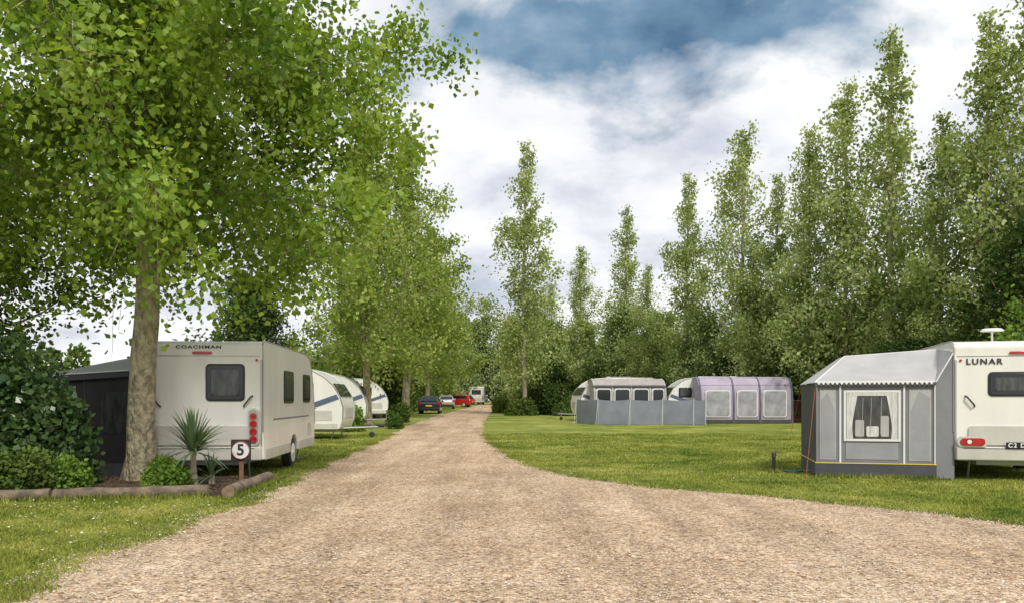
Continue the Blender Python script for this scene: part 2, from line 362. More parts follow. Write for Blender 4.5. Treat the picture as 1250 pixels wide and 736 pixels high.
def put(name,me,x,y,rz=0,s=1,sz=None):
    o=link(bpy.data.objects.new(name,me)); o.location=(x,y,g(y)); o.rotation_euler=(0,0,rz); o.scale=(s,s,sz or s); return o

near=tree_mesh('near_tree',11,14.0,.235,4.1,lambda t:5.25*min(1,.85+t)*(1-t)**.4+.4,64,lambda t:12+34*t,5,125000,.122,M_bark,M_leafN,bend=.0,sig=.17,lowdroop=.12,trunkn=20,lvar=(.75,1.05),br=.009,subdroop=.4,spread=1.05)
put('poplar_tree',near,-6.69,14.7,.4)
pc=lambda Rr:(lambda t:Rr*min(1,(t+.35)/.5)*(1-t)**.72+.45)
pops=[tree_mesh('poplar_v%d'%i,20+i,18,.16,1.4,pc(4.8+.5*(i%3)),44+4*i,lambda t:42+24*t,2,13000,.19,M_bark2,M_leafP,bend=.045,sig=.25,topthin=.4,lvar=(.5,1.15),br=.008,bvar=(.3,1.5)) for i in range(5)]
for i,(x,y,H) in enumerate([(22,38,19.4),(19.5,42.5,20.6),(17,47,17.0),(18.4,45,19),(14.5,51.5,18.4),(12,56,16.8),(25.4,35.5,19.4),(21.0,40.2,15.5),(28,33,19),(23.6,37.0,20.6),(15.9,49.5,15),
        (9.4,68,17.2),(6.2,75,15.2),(10.3,62,11.5),(3.8,80,12.5),(.9,62,20.8),(2.6,95,13.5)]):
    put('poplar_tree',pops[(i*3)%5],x,y,i*1.3,H/18*.95,H/18)
mids=[tree_mesh('mid_tree_v%d'%i,40+i,17,.24,2.6,pc(5.6),56,lambda t:20+35*t,3,21000,.20,M_bark,M_leafL,bend=.02,sig=.22,topthin=.2,lvar=(.6,1.15),br=.009) for i in range(2)]
for i,(x,y,H) in enumerate([(-7.0,40,15.0),(-7.1,55,19),(-7.8,75,17),(-8.2,95,15),(-12,64,13),(-16,84,12)]):
    put('roadside_tree',mids[i%2],x,y,i*1.7+.5,H/17*(1.0 if i else .95),H/17)
bush_t=[tree_mesh('broad_tree_v%d'%i,50+i,10,.2,.6,lambda t:4.4*(1-t)**.45+.5,40,lambda t:18+40*t,3,12000,.25,M_bark2,mm,sig=.26,br=.009) for i,mm in enumerate((M_leafF,M_leafP))]
for i,(x,y,H) in enumerate([(24.5,37,8),(20.6,42,6.5),(17.8,47.5,6.5),(15.5,51,7.5),(13,55,6.5),(11,60,7),(9,66,8),(6.5,73,7.5),(4.2,79,8),(2.2,85,8),
        (-4.8,128,13),(1.0,112,11),(-9.5,118,13),(4.0,100,10),(-1.0,127,11),(-9.0,104,9)]):
    put('background_tree',bush_t[i%2],x,y,i*2.1,H/10*.95,H/10)
dark=tree_mesh('dark_tree',60,9,.22,.6,lambda t:3.4*(1-t)**.5+.5,44,lambda t:15+40*t,3,24000,.18,M_bark2,M_leafD,sig=.25,br=.01)
put('oak_tree',dark,-12.8,40,0,.75,.80)
put('oak_tree',dark,20.6,32.0,1,1.05,.90)
put('oak_tree',dark,16.9,35.0,2,.8,.42)
put('oak_tree',dark,3.3,74,.4,.9,.6)
put('oak_tree',dark,-9.5,58,3.4,.8,.6)
put('oak_tree',dark,14.8,53,1.9,.9,.42)
put('oak_tree',dark,23.8,31.0,2.9,1.1,.85)
oak2=tree_mesh('left_tree',66,7.5,.15,2.6,lambda t:3.3*(1-t)**.5+.4,34,lambda t:8+40*t,4,19000,.13,M_bark2,M_leafH,sig=.2,lowdroop=.04)
put('oak_tree',oak2,-12.6,18.2,2.5,1.0,1.0)
brt=tree_mesh('bright_tree',71,7,.12,1.5,lambda t:2.4*(1-t)**.5+.4,30,lambda t:20+40*t,4,12000,.15,M_bark2,M_bright,sig=.25)
put('maple_tree',brt,18.4,26.5,0,1,.9)

def mass(name,P,size,m,droop=.2):
    V=leafverts(P,size,droop,.42); return link(bpy.data.objects.new(name,np_mesh(name,V,np.arange(len(V)).reshape(-1,4),[m])))
def hedge(name,line,h,depth,n,size,m,hv=.25):
    line=np.array(line,float); seg=np.linalg.norm(np.diff(line,axis=0),axis=1); cs=np.concatenate([[0],np.cumsum(seg)])
    u=rng.random(n)*cs[-1]; x=np.interp(u,cs,line[:,0]); y=np.interp(u,cs,line[:,1])
    top=h*(1+hv*(np.sin(u*.55)+.6*np.sin(u*1.7+1)+.5*np.sin(u*3.9+2))/1.5)
    zz=rng.random(n)**.75*top; wd=depth*np.sqrt(np.clip(1-(zz/top)**2.5,0.05,1))*(1+.25*np.sin(u*2.3)*np.sin(zz*2.5+u))
    th=rng.normal(0,.55,n).clip(-1.1,1.1)*wd
    nxn=np.interp(u,cs,np.gradient(line[:,1])); nyn=-np.interp(u,cs,np.gradient(line[:,0])); nn=np.hypot(nxn,nyn)
    P=np.stack([x+nxn/nn*th,y+nyn/nn*th,gz(y)+zz],1); return mass(name,P,size,m)
hedge('hedge',[(31,28),(23.5,36.5),(17.8,47.5),(12.7,56),(6.8,72),(1.8,86)],3.0,1.7,42000,.28,M_leafH,.35)
hedge('distant_tree_line',[(50,30),(32,44),(24,58),(16,75),(8,95),(-1,128),(-14,134),(-30,112)],6.5,3.5,30000,.6,M_leafF,.3)
hedge('shrub_border',[(-8.5,104),(-9.5,85),(-9.8,66)],2.6,1.4,10000,.3,M_leafH)
hedge('hedge',[(-9,62),(-14,54),(-24,50),(-45,46)],4.0,1.8,20000,.34,M_leafH,.3)
hedge('hedge',[(-16,27),(-21,24),(-30,20)],2.6,1.2,7000,.2,M_leafH)

def bush(name,c,r,n,size,m,lumps=12,seed=1,droop=-.1):
    rg=np.random.default_rng(seed); L_=rg.normal(size=(lumps,3)); L_/=np.linalg.norm(L_,axis=1)[:,None]; L_*=.55; L_[:,2]=np.abs(L_[:,2])*.9
    i=rg.integers(0,lumps,n); d=rg.normal(size=(n,3)); d/=np.linalg.norm(d,axis=1)[:,None]
    q=L_[i]+d*(.5*rg.uniform(.35,1.08,n)**.4)[:,None]; q[:,2]=np.abs(q[:,2])
    P=np.array(c)+q*np.array(r); return mass(name,P,size,m,droop)
bush('laurel_bush',(-9.2,13.9,.05),(2.1,1.2,2.95),22000,.125,M_laurel,24,3)
bush('laurel_bush',(-8.1,13.6,.05),(1.25,.85,2.0),12000,.115,M_laurel,18,5)
bush('flowering_shrub',(-7.8,12.95,.05),(.9,.45,.70),5500,.08,M_leafH,14,6,-.5)
bush('flowering_shrub',(-8.9,12.75,.05),(.9,.4,.62),4500,.08,M_bright,14,8,-.5)
bush('flowering_shrub',(-7.15,13.2,.05),(.42,.32,.60),2000,.065,M_bright,10,9,-.5)
bush('small_shrub',(-5.62,13.35,.05),(.42,.34,.56),3000,.065,M_bright,12,10,-.4)
bush('small_shrub',(-6.9,35.5,g(35)),(.55,.5,1.5),1800,.12,M_bright,9,12,-.4)
bush('small_shrub',(-5.6,38.5,g(38)),(.5,.5,.9),1400,.11,M_leafH,9,13,-.4)
bush('small_shrub',(-6.4,47,g(47)),(.8,.8,1.2),1800,.14,M_leafH,9,14,-.4)
bush('small_shrub',(.7,61.4,g(61)),(1.3,1.0,1.5),2500,.16,M_leafH,9,15,-.4)
bush('small_shrub',(2.4,63,g(63)),(1.9,1.2,2.6),4500,.18,M_leafD,9,16,-.4)
bush('small_shrub',(4.4,61,g(61)),(1.6,1.2,1.7),3000,.18,M_leafH,9,17,-.4)
bush('small_shrub',(-1.0,70,g(70)),(1.0,1.2,1.5),2500,.18,M_leafH,9,18,-.4)

def spiky(name,c,n,Lm,seed):
    rg=np.random.default_rng(seed); VS=[];FS=[];b0=0
    for i in range(n):
        az=rg.uniform(0,6.28); el=R(rg.uniform(-5,85)); Ln=Lm*rg.uniform(.75,1.1)
        d=np.array([math.cos(az)*math.cos(el),math.sin(az)*math.cos(el),math.sin(el)]); side=np.array([-math.sin(az),math.cos(az),0])
        p=np.array(c,float)+d*.04; K=6
        for k in range(K+1):
            t=k/K; w=.021*(math.sin(math.pi*(.18+.82*t))**.7 if t<1 else .02)
            VS+= [p-side*w,p+side*w]
            if k<K: FS.append((b0+2*k,b0+2*k+1,b0+2*k+3,b0+2*k+2))
            p=p+d*Ln/K; d=d+np.array([0,0,-.10-.10*math.cos(el)*t]); d/=np.linalg.norm(d)
        b0+=2*(K+1)
    tv=[];tf=[]; tube(tv,tf,[(c[0]+.03,c[1],0),(c[0],c[1],c[2]*.6),(c[0],c[1],c[2]+.03)],[.07,.055,.05],8)
    V=np.concatenate([np.array(VS),tv[0]]); F=np.concatenate([np.array(FS),tf[0]+len(VS)])
    mi=np.concatenate([np.zeros(len(FS)),np.ones(len(tf[0]))])
    link(bpy.data.objects.new(name,np_mesh(name,V,F,[M_cord,M_bark2],mi)))
M_cord=leafmat('cordyline_leaf',(.05,.10,.05),(.20,.28,.13),.15,.35,simple=False)
spiky('cordyline_palm',(-5.35,13.75,.62),110,.74,4)
spiky('cordyline_palm',(-5.1,13.9,.2),30,.4,5)

def log(name,a,b_,r,seed):
    rg=np.random.default_rng(seed); a=np.array(a);b_=np.array(b_); vs=[];fs=[]
    pts=[a+(b_-a)*t+np.array([0,rg.normal(0,.015),rg.normal(0,.006)]) for t in np.linspace(0,1,12)]
    tube(vs,fs,pts,[r*rg.uniform(.93,1.07) for _ in pts],14)
    V=vs[0]; F=[tuple(f) for f in fs[0]]; n=14
    e=empty(name); o=pmesh('log_body',V,F,M_log,e,smooth=True)
    pmesh('log_end',V[:n],[tuple(range(n))],M_logend,e); pmesh('log_end_far',V[-n:],[tuple(range(n))],M_logend,e)
log('border_log',(-9.6,11.75,.09),(-6.9,12.22,.09),.085,1)
log('border_log',(-6.85,12.25,.09),(-4.72,12.72,.10),.09,2)
log('border_log',(-4.36,12.55,.10),(-4.42,14.9,.11),.095,3)

# ------------------------------------------------------------ caravans
def caravan(name,loc,rz,L_=5.9,style=0,W=2.24,label=None,sidewin=(),rearwin=None,wheel_y=2.9,plate_txt=None,lights='round',front='box'):
    e=empty(name,loc,rz); H=2.6; zb=.37
    arch=[]
    for i in range(9):
        a=math.pi*i/8; arch.append((wheel_y-.42*math.cos(a)*1, zb+.36*math.sin(a)))
    if style==0:
        top=[(L_-.02,zb),(L_+.03,.9),(L_-.05,1.35),(L_-.35,2.1),(L_-.65,2.45),(L_-.95,2.57),(L_-1.4,2.6),(.32,2.62),(.12,2.61),(.0,2.56),(-.03,2.46),(0,2.34),(0,.9),(.05,zb)]
    else:
        top=[(L_-.1,zb),(L_+.02,.7),(L_+.04,1.15),(L_-.08,1.55),(L_-.32,1.95),(L_-.65,2.25),(L_-1.05,2.46),(L_-1.5,2.57),(L_-2.1,2.62),(.35,2.58),(.1,2.5),(.02,2.3),(0,.9),(.05,zb)]
    prof=arch+top
    prism('body',prof,-W/2,W/2,M_white,e,bevel=.035,segs=3)
    tp=[q for q in top if q[1]>.6]
    for s in (-1,1):
        curve('awning_rail',[(s*(W/2-.004),q[0],q[1]-.0) for q in tp],.014 if style==0 else .022,M_trim if style==0 else M_galv,e)
        box('skirt',(s*(W/2+.004),(wheel_y-.45)/2+.05,.47),(.02,wheel_y-.6,.2),M_cream,e,.006)
        box('skirt_front',(s*(W/2+.004),(wheel_y+.45+L_-.1)/2,.47),(.02,L_-.2-wheel_y-.45,.2),M_cream,e,.006)
        cyl('tyre',(s*(W/2-.13),wheel_y,.33),.33,.2,M_rubber,e,(0,R(90),0),28,bevel=.03)
        cyl('wheel_disc',(s*(W/2-.03),wheel_y,.33),.215,.02,M_white if style==0 else M_wheel,e,(0,R(90),0),24)
        cyl('hub',(s*(W/2-.012),wheel_y,.33),.06,.03,M_wheel,e,(0,R(90),0),12)
        box('stripe',(s*(W/2+.001),L_/2,1.12),(.006,L_*.7,.035),M_grey,e,.001)
        if style==1:
            pmesh('swoosh',[(s*(W/2+.006),L_-2.4,1.22),(s*(W/2+.006),L_-1.1,1.30),(s*(W/2+.006),L_-.2,1.62),(s*(W/2+.006),L_-.10,1.45),(s*(W/2+.006),L_-.9,1.16)],[(0,1,2,3,4)],M_decal,e,solid=.004)
            plate('locker_hatch',(s*(W/2+.004),L_-.75,.86),.8,.36,.05,.012,M_cream,e,'+x' if s>0 else '-x')
        for (y0,zc,w,h) in sidewin:
            plate('side_window_frame',(s*(W/2+.006),y0,zc),w+.07,h+.07,.08,.02,M_black,e,'+x' if s>0 else '-x')
            plate('side_window',(s*(W/2+.018),y0,zc),w,h,.06,.016,M_glass,e,'+x' if s>0 else '-x')
            plate('side_window_inner',(s*(W/2+.027),y0,zc),w-.16,h-.16,.04,.004,M_glass2,e,'+x' if s>0 else '-x')
    if rearwin:
        cx,cz,w,h=rearwin
        plate('rear_window_frame',(cx,-.006,cz),w+.06,h+.06,.08,.02,M_black,e)
        plate('rear_window',(cx,-.02,cz),w,h,.06,.016,M_glass,e)
        plate('rear_window_inner',(cx,-.029,cz),w-.16,h-.16,.04,.004,M_glass2,e)
        for q in (-1,1): box('window_catch',(cx+q*(w/2-.1),-.034,cz-h/2+.09),(.03,.01,.05),M_black,e,.002)
    box('rear_bumper',(0,-.035,.50),(W-.06,.10,.26),M_cream,e,.03)
    plate('rear_lower_panel',(0,-.010,.84),W-.5,.36,.06,.03,M_cream,e)
    box('bumper_groove',(0,-.087,.60),(W-.3,.006,.012),M_black,e,.001)
    box('rear_cap_seam',(0,-.004,2.33),(W-.12,.010,.014),M_trim,e,.001)
    for s in (-1,1):
        box('corner_trim',(s*(W/2-.035),-.008,1.46),(.03,.014,1.6),M_trim,e,.003)
        if lights=='round':
            plate('lamp_housing',(s*(W/2-.17),-.022,1.0),.21,.70,.09,.06,M_cream,e)
            plate('lamp_backing',(s*(W/2-.17),-.054,1.0),.17,.64,.075,.01,M_trim,e)
            for z in (.77,.915,1.06): cyl('lamp_red' ,(s*(W/2-.17),-.068,z),.066,.03,M_red,e,(R(90),0,0),20)
            cyl('lamp_clear',(s*(W/2-.17),-.068,1.20),.06,.03,M_red,e,(R(90),0,0),20)
        else:
            plate('lamp_housing',(s*(W/2-.30),-.09,.72),.52,.2,.09,.03,M_cream,e)
            plate('lamp_red',(s*(W/2-.30),-.11,.72),.42,.14,.065,.03,M_red,e)
            cyl('lamp_reflector',(s*(W/2-.24),-.128,.72),.04,.01,M_textw,e,(R(90),0,0),16)
        curve('grab_handle',[(s*(W/2-.36),-.005,1.38),(s*(W/2-.34),-.06,1.41),(s*(W/2-.22),-.06,1.56),(s*(W/2-.2),-.005,1.58)],.016,M_black,e)
        cyl('marker_lamp',(s*(W/2-.12),-.012,2.25),.025,.02,M_red,e,(R(90),0,0),12)
        cyl('steady_leg',(s*(W/2-.35),.35,.17),.022,.36,M_galv,e,(R(20),0,0),8)
        cyl('front_steady_leg',(s*(W/2-.35),L_-.4,.17),.022,.36,M_galv,e,(R(-20),0,0),8)
    plate('brake_light',(0,-.02,2.385),.36,.05,.022,.03,M_red,e)
    if label:
        o=text('lettering',label,(-.06,-.034,2.49) if lights=='round' else (-.60,-.012,2.22),.085 if lights=='round' else .15,M_text,e,sx=1.45 if lights=='round' else 1.1)
    if plate_txt:
        plate('number_plate',(0,-.10,.66),.52,.12,.02,.015,M_plate,e)
        text('number_plate_text',plate_txt,(0,-.112,.66),.11,M_textw,e)
    box('chassis',(0,L_/2,.31),(1.3,L_-.6,.1),M_galv,e,.01)
    cyl('axle',(0,wheel_y,.33),.05,W-.3,M_galv,e,(0,R(90),0),10)
    box('rooflight',(.2,1.6,2.63),(.5,.5,.09),M_cream,e,.03); box('rooflight_front',(-.1,L_-2.2,2.63),(.7,.6,.08),M_glass2,e,.03)
    box('roof_vent',(-.5,2.9,2.62),(.2,.2,.07),M_white,e,.02)
    for s in (-1,1): curve('a_frame',[(s*.6,L_-.3,.38),(0,L_+1.15,.42)],.035,M_galv,e)
    cyl('jockey_wheel',(.09,L_+.9,.14),.1,.06,M_rubber,e,(0,R(90),0),16); cyl('jockey_post',(.09,L_+.9,.42),.022,.5,M_galv,e,(0,0,0),8)
    box('coupling',(0,L_+1.2,.46),(.09,.3,.1),M_black,e,.02)
    if style==1:
        for q,w in ((-.68,.56),(0,.74),(.68,.56)):
            o=plate('front_window',(q,L_-.20,1.78),w,.56,.08,.03,M_glass,e,'+y',rx=R(0)); o.rotation_euler=(R(33),0,R(0))
        box('front_locker',(0,L_+.02,.95),(1.5,.05,.4),M_cream,e,.04)
    return e
C1=caravan('touring_caravan',(-5.79,15.32,0),R(4.1),5.7,0,label='COACHMAN',sidewin=((2.35,1.78,.95,.62),(4.5,1.78,.85,.6)),rearwin=(.42,1.83,.66,.64),wheel_y=3.0)
curve('aerial_mast',[(.7,3.2,2.6),(.7,3.2,2.9)],.012,M_black,C1)
for k in range(5): curve('aerial_element',[(.5,3.0+k*.08,2.88),(.9,3.0+k*.08,2.88)],.006,M_black,C1)
curve('aerial_boom',[(.7,2.95,2.88),(.7,3.4,2.88)],.008,M_black,C1)
plate('service_hatch',(1.123,1.2,.85),.5,.4,.04,.01,M_white,C1,'+x'); plate('battery_box',(1.124,4.9,.8),.4,.3,.04,.012,M_cream,C1,'+x')
C2=caravan('touring_caravan',(9.44,15.23,0),R(-14),5.9,0,label='LUNAR',rearwin=(.12,1.80,1.25,.40),wheel_y=3.1,plate_txt='C2 DXR',lights='flat',sidewin=((1.6,1.8,.9,.6),))
cyl('aerial_mast',(-.2,.9,2.73),.02,.28,M_white,C2,n=10); cyl('aerial_dish',(-.2,.9,2.88),.22,.05,M_white,C2,r2=.17,bevel=.015)
for i,(x,y) in enumerate([(-12.2,30.5),(-13.1,39.5),(-14.2,53)]):
    caravan('touring_caravan',(x,y,g(y)),R(-90+4*i),6.1,1,sidewin=((1.2,1.8,.8,.55),(3.2,1.8,.9,.55),(4.65,1.78,.8,.5)),wheel_y=3.0)
caravan('touring_caravan',(-5.2,119,g(119)),0,5.8,0,rearwin=(0,1.8,1.3,.6),wheel_y=3.)
caravan('touring_caravan',(14.6,48.4,g(48)),R(90),5.6,1,sidewin=((1.2,1.8,.8,.55),(3.2,1.8,.9,.55),(4.6,1.7,.7,.5)),wheel_y=2.8)
caravan('touring_caravan',(8.6,50.5,g(50)),R(100),4.8,1,sidewin=((1.2,1.8,.8,.55),(3.2,1.8,.9,.55)),wheel_y=2.6)
box('step',(-1.5,1.0,.12),(.5,.35,.2),M_black,C2,.02)

# ------------------------------------------------------------ right porch awning
A=empty('porch_awning',(5.95,16.0,0),R(-14))
EZ=1.83
def quad(n,pts,m,par,solid=.012): return pmesh(n,pts,[tuple(range(len(pts)))],m,par,solid=solid)
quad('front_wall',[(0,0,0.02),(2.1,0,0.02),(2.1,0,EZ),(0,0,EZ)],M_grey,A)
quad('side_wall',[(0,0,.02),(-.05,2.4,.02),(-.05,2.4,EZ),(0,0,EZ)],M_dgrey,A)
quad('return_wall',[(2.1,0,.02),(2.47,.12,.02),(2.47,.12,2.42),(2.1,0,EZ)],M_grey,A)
def sag(n,a,b_,c_,d_,m,par,s=.05,over=0):
    a,b_,c_,d_=map(np.array,(a,b_,c_,d_)); K=13; V=[];F=[]
    for j in range(K):
        for i in range(K):
            u,v=i/(K-1),j/(K-1); p=(a*(1-u)+b_*u)*(1-v)+(d_*(1-u)+c_*u)*v
            wr=.014*math.sin(u*9+v*5)*math.sin(v*7+u*2)
            p=p+np.array([0,0,(-s+wr)*math.sin(math.pi*u)*math.sin(math.pi*v)]); V.append(p)
    for j in range(K-1):
        for i in range(K-1): F.append((j*K+i,j*K+i+1,(j+1)*K+i+1,(j+1)*K+i))
    return pmesh(n,V,F,m,par,smooth=True,solid=.01)
rl=(.72,1.5,2.42); rr_=(2.47,1.1,2.52)
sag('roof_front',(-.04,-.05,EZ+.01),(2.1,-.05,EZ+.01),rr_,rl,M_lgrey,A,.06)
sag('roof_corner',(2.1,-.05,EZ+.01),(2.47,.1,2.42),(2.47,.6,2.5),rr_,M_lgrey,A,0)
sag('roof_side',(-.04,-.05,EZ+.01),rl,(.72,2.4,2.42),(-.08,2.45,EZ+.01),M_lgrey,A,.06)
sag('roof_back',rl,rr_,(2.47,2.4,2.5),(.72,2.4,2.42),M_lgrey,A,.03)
n=26
V2=[];F2=[]
for i in range(n):
    x0,x1=-.05+2.17*i/n,-.05+2.17*(i+1)/n; k=len(V2)
    V2+=[(x0,-.064,EZ+.015),(x1,-.064,EZ+.015),(x1,-.066,EZ-.03),((x0+x1)/2,-.068,EZ-.075),(x0,-.066,EZ-.03)]; F2.append((k,k+1,k+2,k+3,k+4))
pmesh('valance',V2,F2,M_dgrey,A,solid=.004)
V2=[];F2=[]
for i in range(n-1):
    x0,x1=-.05+2.17*(i+.5)/n,-.05+2.17*(i+1.5)/n
    k=len(V2); V2+=[(x0,-.072,EZ+.02),((x0+x1)/2,-.073,EZ-.035),(x1,-.072,EZ+.02)]; F2.append((k,k+1,k+2))
pmesh('valance_trim',V2,F2,M_wfab,A,solid=.004)
curve('roof_piping',[(-.04,-.05,EZ+.02),rl,rr_],.012,M_wfab,A); curve('eave_piping',[(-.05,-.06,EZ+.02),(2.12,-.06,EZ+.02),(2.47,.1,2.43)],.012,M_wfab,A)
def frame(n_,cx,cz,w,h,b_,m,y,par=A,t=.012):
    for s in (-1,1):
        box(n_+'_v',(cx+s*(w/2-b_/2),y,cz),(b_,t,h),m,par,.003)
        box(n_+'_h',(cx,y-.001,cz+s*(h/2-b_/2)),(w-2*b_-.004,t,b_),m,par,.003)
plate('window_film',(1.0,-.014,1.20),.90,.92,.04,.01,M_glass2,A,bevel=.002)
quad('window_sill_panel',[(.53,-.012,.36),(1.47,-.012,.36),(1.47,-.012,.68),(.53,-.012,.68)],M_mgrey,A,.006)
frame('window_border',1.0,1.20,1.02,.98,.045,M_wfab,-.022)
for s in (-1,1):
    V2=[];F2=[]
    for j in range(15):
        f=j/14; z=.76+.90*f; wdt=.10+.16*max(0,(f-.25))**1.3+.05*max(0,.25-f)
        V2+=[(1.0+s*.455,-.0205,z),(1.0+s*(.455-wdt),-.0215,z)]
        if j<14: k=2*j; F2.append((k,k+1,k+3,k+2))
    pmesh('curtain',V2,F2,M_curtain,A)
box('valance_curtain',(1.0,-.0215,1.62),(.86,.004,.07),M_curtain,A,.001)
for i,(xa,xb,za,zb_) in enumerate([(.70,.86,.80,1.12),(.90,1.12,.80,1.0),(1.16,1.30,.80,1.2)]):
    plate('chair_back',((xa+xb)/2,-.0215,(za+zb_)/2),xb-xa,zb_-za,.03,.003,M_lgrey if i!=1 else M_curtain,A,bevel=.001)
for xx in (.82,.97,1.15): curve('inner_pole',[(xx,-.0235,.85),(xx+.02,-.0235,1.55)],.005,M_lgrey,A)
for xx,w in ((.43,.035),(1.57,.035)):
    box('panel_piping',(xx,-.016,1.0),(w,.012,1.62),M_wfab,A,.003)
quad('right_insert',[(1.66,-.012,.35),(2.04,-.012,.35),(2.04,-.012,1.70),(1.66,-.012,1.70)],M_lgrey,A,.006)
quad('left_insert',[(.06,-.012,.35),(.35,-.012,.35),(.35,-.012,1.70),(.06,-.012,1.70)],M_lgrey,A,.006)
quad('right_insert_dark',[(1.69,-.018,.38),(2.02,-.018,.38),(2.02,-.018,1.55),(1.83,-.018,1.67),(1.69,-.018,1.3)],M_mgrey,A,.004)
quad('left_insert_dark',[(.08,-.018,.38),(.33,-.018,.38),(.33,-.018,1.3),(.2,-.018,1.66),(.08,-.018,1.5)],M_mgrey,A,.004)
box('skirt',(1.05,-.03,.14),(2.16,.02,.27),M_dgrey,A,.004); box('skirt_line',(1.05,-.043,.285),(2.16,.012,.018),M_yellow,A,.002)
box('side_skirt_line',(-.035,1.2,.285),(.012,2.4,.018),M_yellow,A,.002,rot=(0,0,R(1.2)))
for p in ((0,-.01),(2.1,-.01)): curve('pole_corner',[(p[0],p[1]-.015,.02),(p[0],p[1]-.015,EZ)],.014,M_wfab if p[0]>1 else M_galv,A)
curve('guy_line',[(-.02,0,EZ),(-.22,-.25,.02)],.004,M_orange,A); curve('guy_line_b',[(-.05,2.3,EZ),(-.4,2.5,.15)],.004,M_orange,A)

# left caravan awning
B=empty('caravan_awning',(-5.79,15.32,0),R(4.1))
x0,x1,y0,y1=-3.35,-1.14,.75,4.3
quad('front_wall',[(x0,y0,.02),(x1,y0,.02),(x1,y0,2.08),(x0,y0,1.92)],M_vdark,B)
quad('outer_wall',[(x0,y0,.02),(x0,y1,.02),(x0,y1,1.92),(x0,y0,1.92)],M_dgrey,B)
sag('roof',(x0-.06,y0-.06,1.94),(x1,y0-.06,2.10),(x1,y0+1.3,2.56),(x0+.9,y0+1.5,2.34),M_lgrey,B,.04)
sag('roof_side',(x0-.06,y0-.06,1.94),(x0+.9,y0+1.5,2.34),(x0+.9,y1,2.34),(x0-.06,y1,1.94),M_lgrey,B,.04)
sag('roof_back',(x0+.9,y0+1.5,2.34),(x1,y0+1.3,2.56),(x1,y1,2.5),(x0+.9,y1,2.34),M_lgrey,B,.06)
quad('valance',[(x0-.06,y0-.07,1.94),(x1,y0-.07,2.10),(x1,y0-.07,1.99),(x0-.06,y0-.07,1.83)],M_dgrey,B,.006)
curve('eave_piping',[(x0-.06,y0-.08,1.95),(x1,y0-.08,2.11)],.012,M_wfab,B)
frame('door_panel',-2.83,1.02,.44,1.5,.045,M_lgrey,y0-.03,B)
plate('door_film',(-2.83,y0-.015,1.02),.35,1.42,.03,.01,M_glass2,B)
plate('window_film',(-1.75,y0-.012,1.25),.8,.8,.05,.01,M_glass2,B)
for xx in (-2.45,-1.25): box('wall_seam',(xx,y0-.012,1.0),(.02,.012,1.8),M_dgrey,B,.003)
box('mud_skirt',(x0/2+x1/2,y0-.02,.14),(x1-x0,.02,.26),M_dgrey,B,.004)

# ------------------------------------------------------------ far awnings and windbreak
def far_awning(name,loc,rz,Lx,H,m1,m2,wins,ribs,mrib):
    e=empty(name,loc,rz)
    prof=[(0,.02),(-.05,1.0),(.02,1.7),(.22,2.12),(.6,H-.12),(1.1,H),(1.8,H-.02),(2.5,H-.12),(2.5,.02)]
    prism('shell',prof,0,Lx,m1,e,bevel=.06)
    prism('roof_band',[(p[0]-.02,p[1]+.02) for p in prof[3:8]]+[(p[0],p[1]-.05) for p in prof[7:2:-1]],-.02,Lx+.02,m2,e)
    for t in ribs: curve('air_beam',[(t*Lx,p[0]-.02,p[1]+.0) for p in prof[:8]],.055,mrib,e)
    for (a,b_,z0,z1,mm) in wins:
        plate('window_border',((a+b_)/2*Lx,-.045,(z0+z1)/2),(b_-a)*Lx,z1-z0,.15,.05,M_wfab,e,rx=R(0))
        plate('window',((a+b_)/2*Lx,-.075,(z0+z1)/2),(b_-a)*Lx-.12,z1-z0-.14,.12,.03,mm,e,rx=R(0))
    box('mud_skirt',(Lx/2,-.03,.12),(Lx+.04,.04,.2),M_dgrey,e,.01)
    return e
M_film=mat('window_film_pale',(.42,.42,.45),.25,var=.4,vscale=2)
far_awning('inflatable_awning',(10.35,45.2,g(45)),R(-2),5.1,2.58,M_lilac,M_lilac,[(.06,.33,.35,1.85,M_film),(.40,.62,.35,1.85,M_film),(.68,.93,.35,1.85,M_film)],(.01,.365,.65,.99),M_lilacd)
FA=far_awning('frame_awning',(4.7,47.0,g(47)),R(3),4.2,2.5,M_tan,M_tan,[(.03,.24,.9,1.95,M_glass),(.28,.5,.9,1.95,M_glass),(.54,.76,.9,1.95,M_glass),(.80,.97,.9,1.95,M_glass)],(.01,.26,.52,.78,.99),M_lgrey)
box('dark_band',(2.1,.10,2.06),(4.22,.05,.12),M_dgrey,FA,.01,rot=(R(-25),0,0))
wb=empty('windbreak',(0,0,0))
pts=[(3.55,45.2),(4.55,43.4),(6.25,43.3),(8.0,43.5),(9.6,43.3),(10.3,43.6)]
for i in range(len(pts)-1):
    a,b_=pts[i],pts[i+1]; K=7; V=[];F=[]
    for k in range(K):
        t=k/(K-1); x=a[0]*(1-t)+b_[0]*t; y=a[1]*(1-t)+b_[1]*t-.05*math.sin(math.pi*t); zz=g(y); s=.06*math.sin(math.pi*t)
        V+=[(x,y,zz+.02),(x,y-.02,zz+.7),(x,y,zz+1.34-s)]
        if k<K-1: j=3*k; F+=[(j,j+3,j+4,j+1),(j+1,j+4,j+5,j+2)]
    pmesh('panel',V,F,M_wbreak,wb,smooth=True,solid=.01)
for p in pts:
    curve('pole',[(p[0],p[1]-.02,g(p[1])),(p[0],p[1]-.02,g(p[1])+1.42)],.022,M_lgrey,wb)
    curve('guy',[(p[0],p[1]-.02,g(p[1])+1.38),(p[0]-.2,p[1]-.9,g(p[1]))],.006,M_textw,wb)

